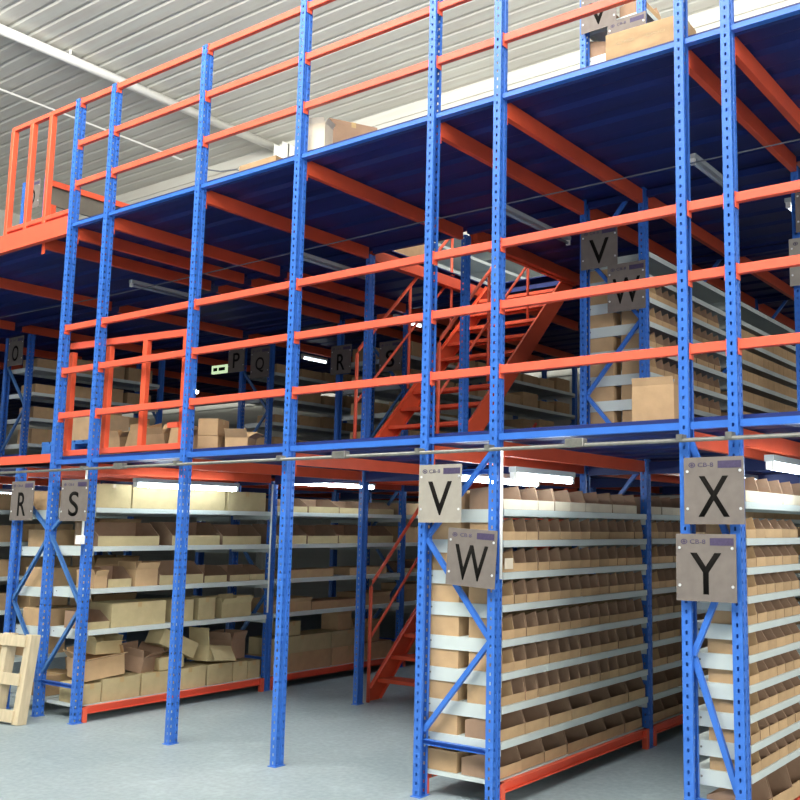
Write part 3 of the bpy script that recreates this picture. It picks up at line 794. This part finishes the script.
sign('S',(-9.03,YS,2.145),'dim grey letter S sign on the ground-floor rack, right of the R sign',.47,.41,dark=True)
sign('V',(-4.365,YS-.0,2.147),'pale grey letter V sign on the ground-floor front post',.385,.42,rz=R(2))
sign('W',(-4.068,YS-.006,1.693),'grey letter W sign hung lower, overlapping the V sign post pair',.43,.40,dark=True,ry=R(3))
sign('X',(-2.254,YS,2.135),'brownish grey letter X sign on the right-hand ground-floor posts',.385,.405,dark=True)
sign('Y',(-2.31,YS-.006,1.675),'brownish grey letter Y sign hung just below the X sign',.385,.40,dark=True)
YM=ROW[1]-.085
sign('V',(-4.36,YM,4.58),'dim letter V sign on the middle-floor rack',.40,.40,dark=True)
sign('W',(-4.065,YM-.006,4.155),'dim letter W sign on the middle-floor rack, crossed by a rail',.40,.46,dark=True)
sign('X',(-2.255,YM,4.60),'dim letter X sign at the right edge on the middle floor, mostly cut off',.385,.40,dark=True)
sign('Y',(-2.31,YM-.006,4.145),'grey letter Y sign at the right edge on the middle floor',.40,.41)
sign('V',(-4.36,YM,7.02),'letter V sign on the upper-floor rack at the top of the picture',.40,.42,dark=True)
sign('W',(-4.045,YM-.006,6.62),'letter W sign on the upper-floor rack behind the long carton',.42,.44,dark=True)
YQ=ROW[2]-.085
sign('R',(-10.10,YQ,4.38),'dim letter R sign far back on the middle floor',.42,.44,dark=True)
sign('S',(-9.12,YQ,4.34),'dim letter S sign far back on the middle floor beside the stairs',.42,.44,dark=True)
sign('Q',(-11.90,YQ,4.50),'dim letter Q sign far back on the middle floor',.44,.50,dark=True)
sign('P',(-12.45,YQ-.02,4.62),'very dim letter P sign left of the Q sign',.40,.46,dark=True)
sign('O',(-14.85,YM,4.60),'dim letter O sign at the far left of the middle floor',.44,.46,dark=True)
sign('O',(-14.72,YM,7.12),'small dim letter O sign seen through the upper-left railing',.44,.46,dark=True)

# ---------------------------------------------------------------- conduits
t=empty('conduit_run','galvanised conduit pipe running along the whole front under the middle-floor edge','conduit',(0,Y0-.10,2.462))
MB().tube([(-21,0,0),(XEND,0,-.018)],.0135,10).obj('pipe_body',M['pipe'],t,smooth=True)
for x in (-8.27,-5.36,-3.21): MB().box(x-.07,x+.07,-.03,.03,-.028,.028).obj('junction_box',M['pipe'],t,bev=.004)
for x in XP[1:]: MB().box(x-.02,x+.02,-.02,.05,-.02,.02).obj('clamp',M['pipe'],t)
def drop(x,y,z0,z1,label,box=None):
    t=empty('conduit_drop',label,'conduit',(x,y,z0))
    MB().tube([(0,0,0),(0,0,z1-z0)],.011,8).obj('pipe_body',M['plastic_white'],t,smooth=True)
    if box: MB().box(-.04,.04,-.05,.005,-.085,.0).obj('outlet_box',M['plastic_white'],t,bev=.004)
drop(XP[1]+.02,Y0-.065,1.80,2.45,'thin white conduit ending in a white box on the S-sign post',True)
drop(XP[5]+.072,Y0-.03,1.55,2.45,'thin white conduit running down the W-sign post')
drop(XP[1]+.06,ROW[1]-.065,.9,2.40,'thin white conduit on the inner post at the end of the first S bay')
t=empty('label_holder','small white cardboard label box beside the W sign on the first bin','label',(XF+.004,Y0+.11,1.615))
MB().box(0,.004,-.05,.05,0,.075).obj('card_face',M['cardwhite'],t)
o=MB().box(-.015,.015,-.012,.0,-.05,.05).obj('cable_clip',M['pipe'],None,(XP[5]+.03,Y0-.052,1.72)); tag(o,'small grey switch box on the W-sign post edge','switch')

# ---------------------------------------------------------------- lamps
def tube_lamp(x,y0,L,z,label,lit=True,axis='y'):
    t=empty('tube_lamp',label,'lamp',(x,y0,z),(0,0,0 if axis=='y' else -PI/2))
    MB().box(-.03,.03,0,L,.03,.07).obj('housing',M['fixture'],t)
    MB().tube([(0,.03,0.0),(0,L-.03,0.0)],.021 if lit else .016,10).obj('glass_tube',(M['tube_dim'] if z>4 else M['tube']) if lit else M['glass_off'],t,smooth=True)
    for y in (.015,L-.015): MB().box(-.02,.02,y-.015,y+.015,-.02,.03).obj('end_cap',M['plastic_white'],t)
    return t
tube_lamp(-3.83,Y0+.06,.82,2.265,'lit fluorescent tube above the front W shelves')
tube_lamp(-8.70,Y0+.35,1.3,2.31,'lit fluorescent tube above the front S shelves')
tube_lamp(-8.70,ROW[1]+.1,1.45,2.42,'lit fluorescent tube above the second S bay')
tube_lamp(-4.78,Y0+.55,1.3,2.30,'added fluorescent tube on the V side of the rack, lighting the stairs')  # extra tube, added to brighten the stairs and the S rack
tube_lamp(-1.98,Y0+.12,.9,2.285,'lit fluorescent tube behind the right edge of the X sign')
tube_lamp(-8.70,ROW[2]+.3,1.3,2.42,'lit fluorescent tube above the third S bay beyond the stairs')
tube_lamp(-3.70,ROW[1]+.9,1.3,2.42,'lit fluorescent tube deep above the second W bay')
tube_lamp(-12.9,6.2,1.3,2.30,'lit fluorescent tube at the left edge of the ground floor')
for k,(x,y,L,l) in enumerate(((-3.05,6.96,.85,'behind the X-post pair'),(-7.92,7.18,1.15,'left of the stairs'),(-5.08,7.05,1.3,'above the bay by the V post'),(-10.65,6.9,.95,'above the orange gate'))):
    tube_lamp(x,y,L,4.90,f'unlit fluorescent tube under the upper deck, {l}',False)
for k,(x,y,z,l) in enumerate(((-9.0,10.0,4.86,'beside the far R sign'),(-12.5,11.5,4.86,'far behind the Q sign'),(-2.7,8.3,4.86,'right of the middle-floor V and W rack'),(-2.9,10.6,4.86,'deep right of the middle-floor V and W rack'))):
    t=tube_lamp(x,y,.6,z,f'small lit tube lamp {l}')
o=MB().tube([(-14.6,0,.02),(-9,.05,-.02),(-4,-.03,0),(1,0,.0)],.006,6).obj('wire',M['wire'],None,(-2,6.95,4.88)); tag(o,'long thin wire strung under the upper deck','wire')
def bulb(loc,r,label,cat='lamp'):
    t=empty('round_lamp',label,cat,loc)
    MB().tube([(0,0,-r*.4),(0,0,-r*.1),(0,0,r*.2)],r,14).obj('lens',M['lamp'],t,smooth=True)
    MB().tube([(0,0,r*.2),(0,0,r*.9)],r*.5,12).obj('housing',M['fixture'],t,smooth=True)
bulb((-12.9,9.6,4.05),.07,'bright round lamp in the dark middle floor near the gate')
t=empty('exit_sign','pale green lit exit panel far back on the middle floor','sign',(-13.3,10.4,4.56))
MB().box(-.2,.2,-.02,.02,-.07,.07).obj('lit_panel',M['exit'],t)
for xx,ww in ((-.1,.05),(.02,.03),(.1,.05)): MB().box(xx-ww,xx+ww,-.024,-.02,-.028,.028).obj('dark_mark',M['ink'],t)

# ---------------------------------------------------------------- cartons on decks
carton(.30,.33,.36,'brown open carton standing on the middle-floor deck before the W rack',(-3.12,6.45,D1),(0,R(0),R(6)),(R(75),None,R(50),R(78)),M['card'],fl=.06)
carton(.26,.20,.165,'lower closed carton of the stack on the middle floor beside the gate',(-7.70,5.98,D1),(0,0,R(30)),None,M['card'])
carton(.26,.20,.165,'upper closed carton of the stack on the middle floor beside the gate',(-7.70,5.98,D1+.167),(0,0,R(28)),None,M['card'])
carton(.22,.22,.14,'open carton beside the stack on the middle floor',(-7.38,6.05,D1),(0,0,R(30)),(R(30),R(80),R(60),R(60)),M['card'])
for n,(x,y,s_,rz,tl,l) in enumerate(((-9.75,6.35,.34,12,10,'lowest by the pallet'),(-9.27,6.3,.34,-8,-14,'second from the pallet'),(-8.82,6.25,.34,14,15,'third from the pallet'),(-8.42,6.2,.27,10,-10,'fourth from the pallet'),(-8.08,6.1,.22,-14,8,'smallest, by the latch'))):
    carton(s_,s_*.9,s_*.72,f'crumpled carton leaning behind the orange gate, {l}',(x,y,D1+.055),(R(tl),0,R(rz)),(R(50),R(100),R(40),R(80)),M['card'],fl=.07)
def plastic_pallet(loc,label,rz=0):
    t=empty('plastic_pallet',label,'pallet',loc,(0,0,rz))
    mb=MB()
    for k in range(7): mb.box(-.55+k*.16,-.55+k*.16+.13,-.45,.45,.12,.145)
    for y in (-.45,-.03,.37): mb.box(-.55,.54,y,y+.08,.10,.12)
    mb.obj('top_slats',M['plastic_blue'],t)
    for x in (-.55,-.08,.39):
        for y in (-.45,-.07,.3): MB().box(x,x+.16,y,y+.15,.015,.10).obj('block',M['plastic_blue'],t,bev=.006)
    MB().box(-.55,.55,-.45,-.35,0,.015).box(-.55,.55,.35,.45,0,.015).obj('runner',M['plastic_blue'],t)
plastic_pallet((-12.3,6.75,D1),'blue plastic pallet on the middle floor at the far left')
plastic_pallet((-10.75,6.75,D1+.0),'blue plastic pallet behind the left half of the orange gate')
plastic_pallet((-10.75,6.75,D1+.146),'upper blue plastic pallet stacked behind the left half of the orange gate',R(4))
carton(.5,.5,.35,'brown carton on the blue pallets behind the gate',(-10.9,6.75,D1+.293),(0,0,R(5)),None,M['card'])
# upper deck
t=carton(.28,.60,.36,'long printed carton on the upper-floor edge before the W rack',(-2.92,5.95,D2),(0,0,R(2)),None,M['card'])
for k,(x,s_) in enumerate(((-.14,'oo'),(.1,'ooo'))):
    q=link('faint_print',tm(s_,.15,.025,0).copy(),t,(x,-.1405,.27)); q.data.materials.clear(); q.data.materials.append(M['tape'])
carton(.46,.40,.47,'dark brown carton with a pale end on the upper floor',(-6.22,6.18,D2),(0,0,R(-28)),None,M['cardin'])
carton(.16,.2,.27,'small pale crumpled pack beside the dark carton on the upper floor',(-6.05,5.66,D2),(0,0,R(20)),(R(60),R(90),R(60),R(60)),M['cardwhite'],fl=.05)
carton(.26,.52,.23,'flat brown carton lying on the upper floor edge',(-7.05,5.95,D2),(0,0,R(0)),None,M['card'])
carton(.6,.5,.40,'brown carton on the upper floor at the corner of the stair opening',(-8.05,8.95,D2),(0,0,0),None,M['card'])
for r in (2,3): inner((XP[0],XP[1]),r,1.4,f'blue rack frame of the upper floor behind the stair opening, {RN[r]} row',z0=D2,holes=False)
for k,z in enumerate((6.48,6.16,5.84,5.50)):
    shelf(XP[0]+.02,SF,ROW[2]+.055,ROW[3]-.055,z,f'white steel shelf, {SH[k]} of the upper-floor rack behind the stair opening')
    shelf(XP[0]+.02,SF,ROW[3]+.055,ROW[4]-.055,z,f'white steel shelf, {SH[k]}, far bay of the rack behind the stair opening')

# ---------------------------------------------------------------- wooden pallet leaning at the left
t=empty('wooden_pallet','raw wooden pallet leaning upright at the left edge','pallet',(-9.71,5.08,0),(R(-6),0,R(6)))
for x in (.40,.06,-.34): MB().box(x,x+.09,-.05,.05,0,.84).obj('runner_board',M['wood'],t,bev=.003)
for z in (.02,.36,.72): MB().box(-.40,.43,-.07,-.05,z,z+.11).obj('slat',M['wood'],t,bev=.002)

# remove prototypes
for p_ in PROT:
    for ch in list(p_.children): bpy.data.objects.remove(ch)
    bpy.data.objects.remove(p_)

# ---------------------------------------------------------------- light
w=bpy.data.worlds.new('World'); S.world=w; w.use_nodes=True
bg=w.node_tree.nodes['Background']; bg.inputs['Color'].default_value=(.84,.93,1.0,1); bg.inputs['Strength'].default_value=.09
def area(loc,tgt,sx,sy,e,col=(1,1,1),spread=180):
    l=bpy.data.lights.new('daylight_and_fill','AREA'); l.shape='RECTANGLE'; l.size=sx; l.size_y=sy; l.energy=e; l.color=col; l.spread=R(spread)
    o=bpy.data.objects.new('daylight_and_fill',l); COL.objects.link(o); o.location=loc
    o.rotation_euler=(Vector(tgt)-Vector(loc)).to_track_quat('-Z','Y').to_euler()
area((-5,-1.5,11.9),(-5,.5,0),16,5,2400,(.95,.98,1))          # roof skylight strip in front of the racks
area((12,-1,6.5),(-4,7,3),8,5,1500,(1,.98,.94))               # tall window band on the side wall
area((7,-7,2.2),(-4,8,1.2),7,4,270,(.95,.98,1))               # added low fill from front right, brightens the ground-floor racks
area((-6,-6,9.3),(-10,7,16),18,3,3900,(1,.98,.94),100)        # added uplight, only there to brighten the roof
# ---------------------------------------------------------------- camera
yaw,pitch,roll,f,cx,cy=(0.588919, 0.130125, 0.007332, 949.299799, 528.606953, 404.20728)
def camera():
    cyw,syw=math.cos(yaw),math.sin(yaw); cp,sp=math.cos(pitch),math.sin(pitch)
    F=Vector((-syw*cp,cyw*cp,sp)); Rr=Vector((cyw,syw,0)); U=Rr.cross(F)
    R2=math.cos(roll)*Rr+math.sin(roll)*U; U2=-math.sin(roll)*Rr+math.cos(roll)*U
    c=bpy.data.cameras.new('camera'); o=bpy.data.objects.new('camera',c); COL.objects.link(o)
    m=Matrix((R2,U2,-F)).transposed().to_4x4(); m.translation=(0,0,1.9); o.matrix_world=m
    c.sensor_fit='HORIZONTAL'; c.sensor_width=36; c.lens=36*f/800
    c.shift_x=-(cx-400)/800; c.shift_y=(cy-400)/800
    c.clip_end=200; S.camera=o
camera()
S.view_settings.view_transform='Standard'; S.view_settings.look='None'; S.view_settings.gamma=1
S.view_settings.use_curve_mapping=False; S.view_settings.exposure=0.15
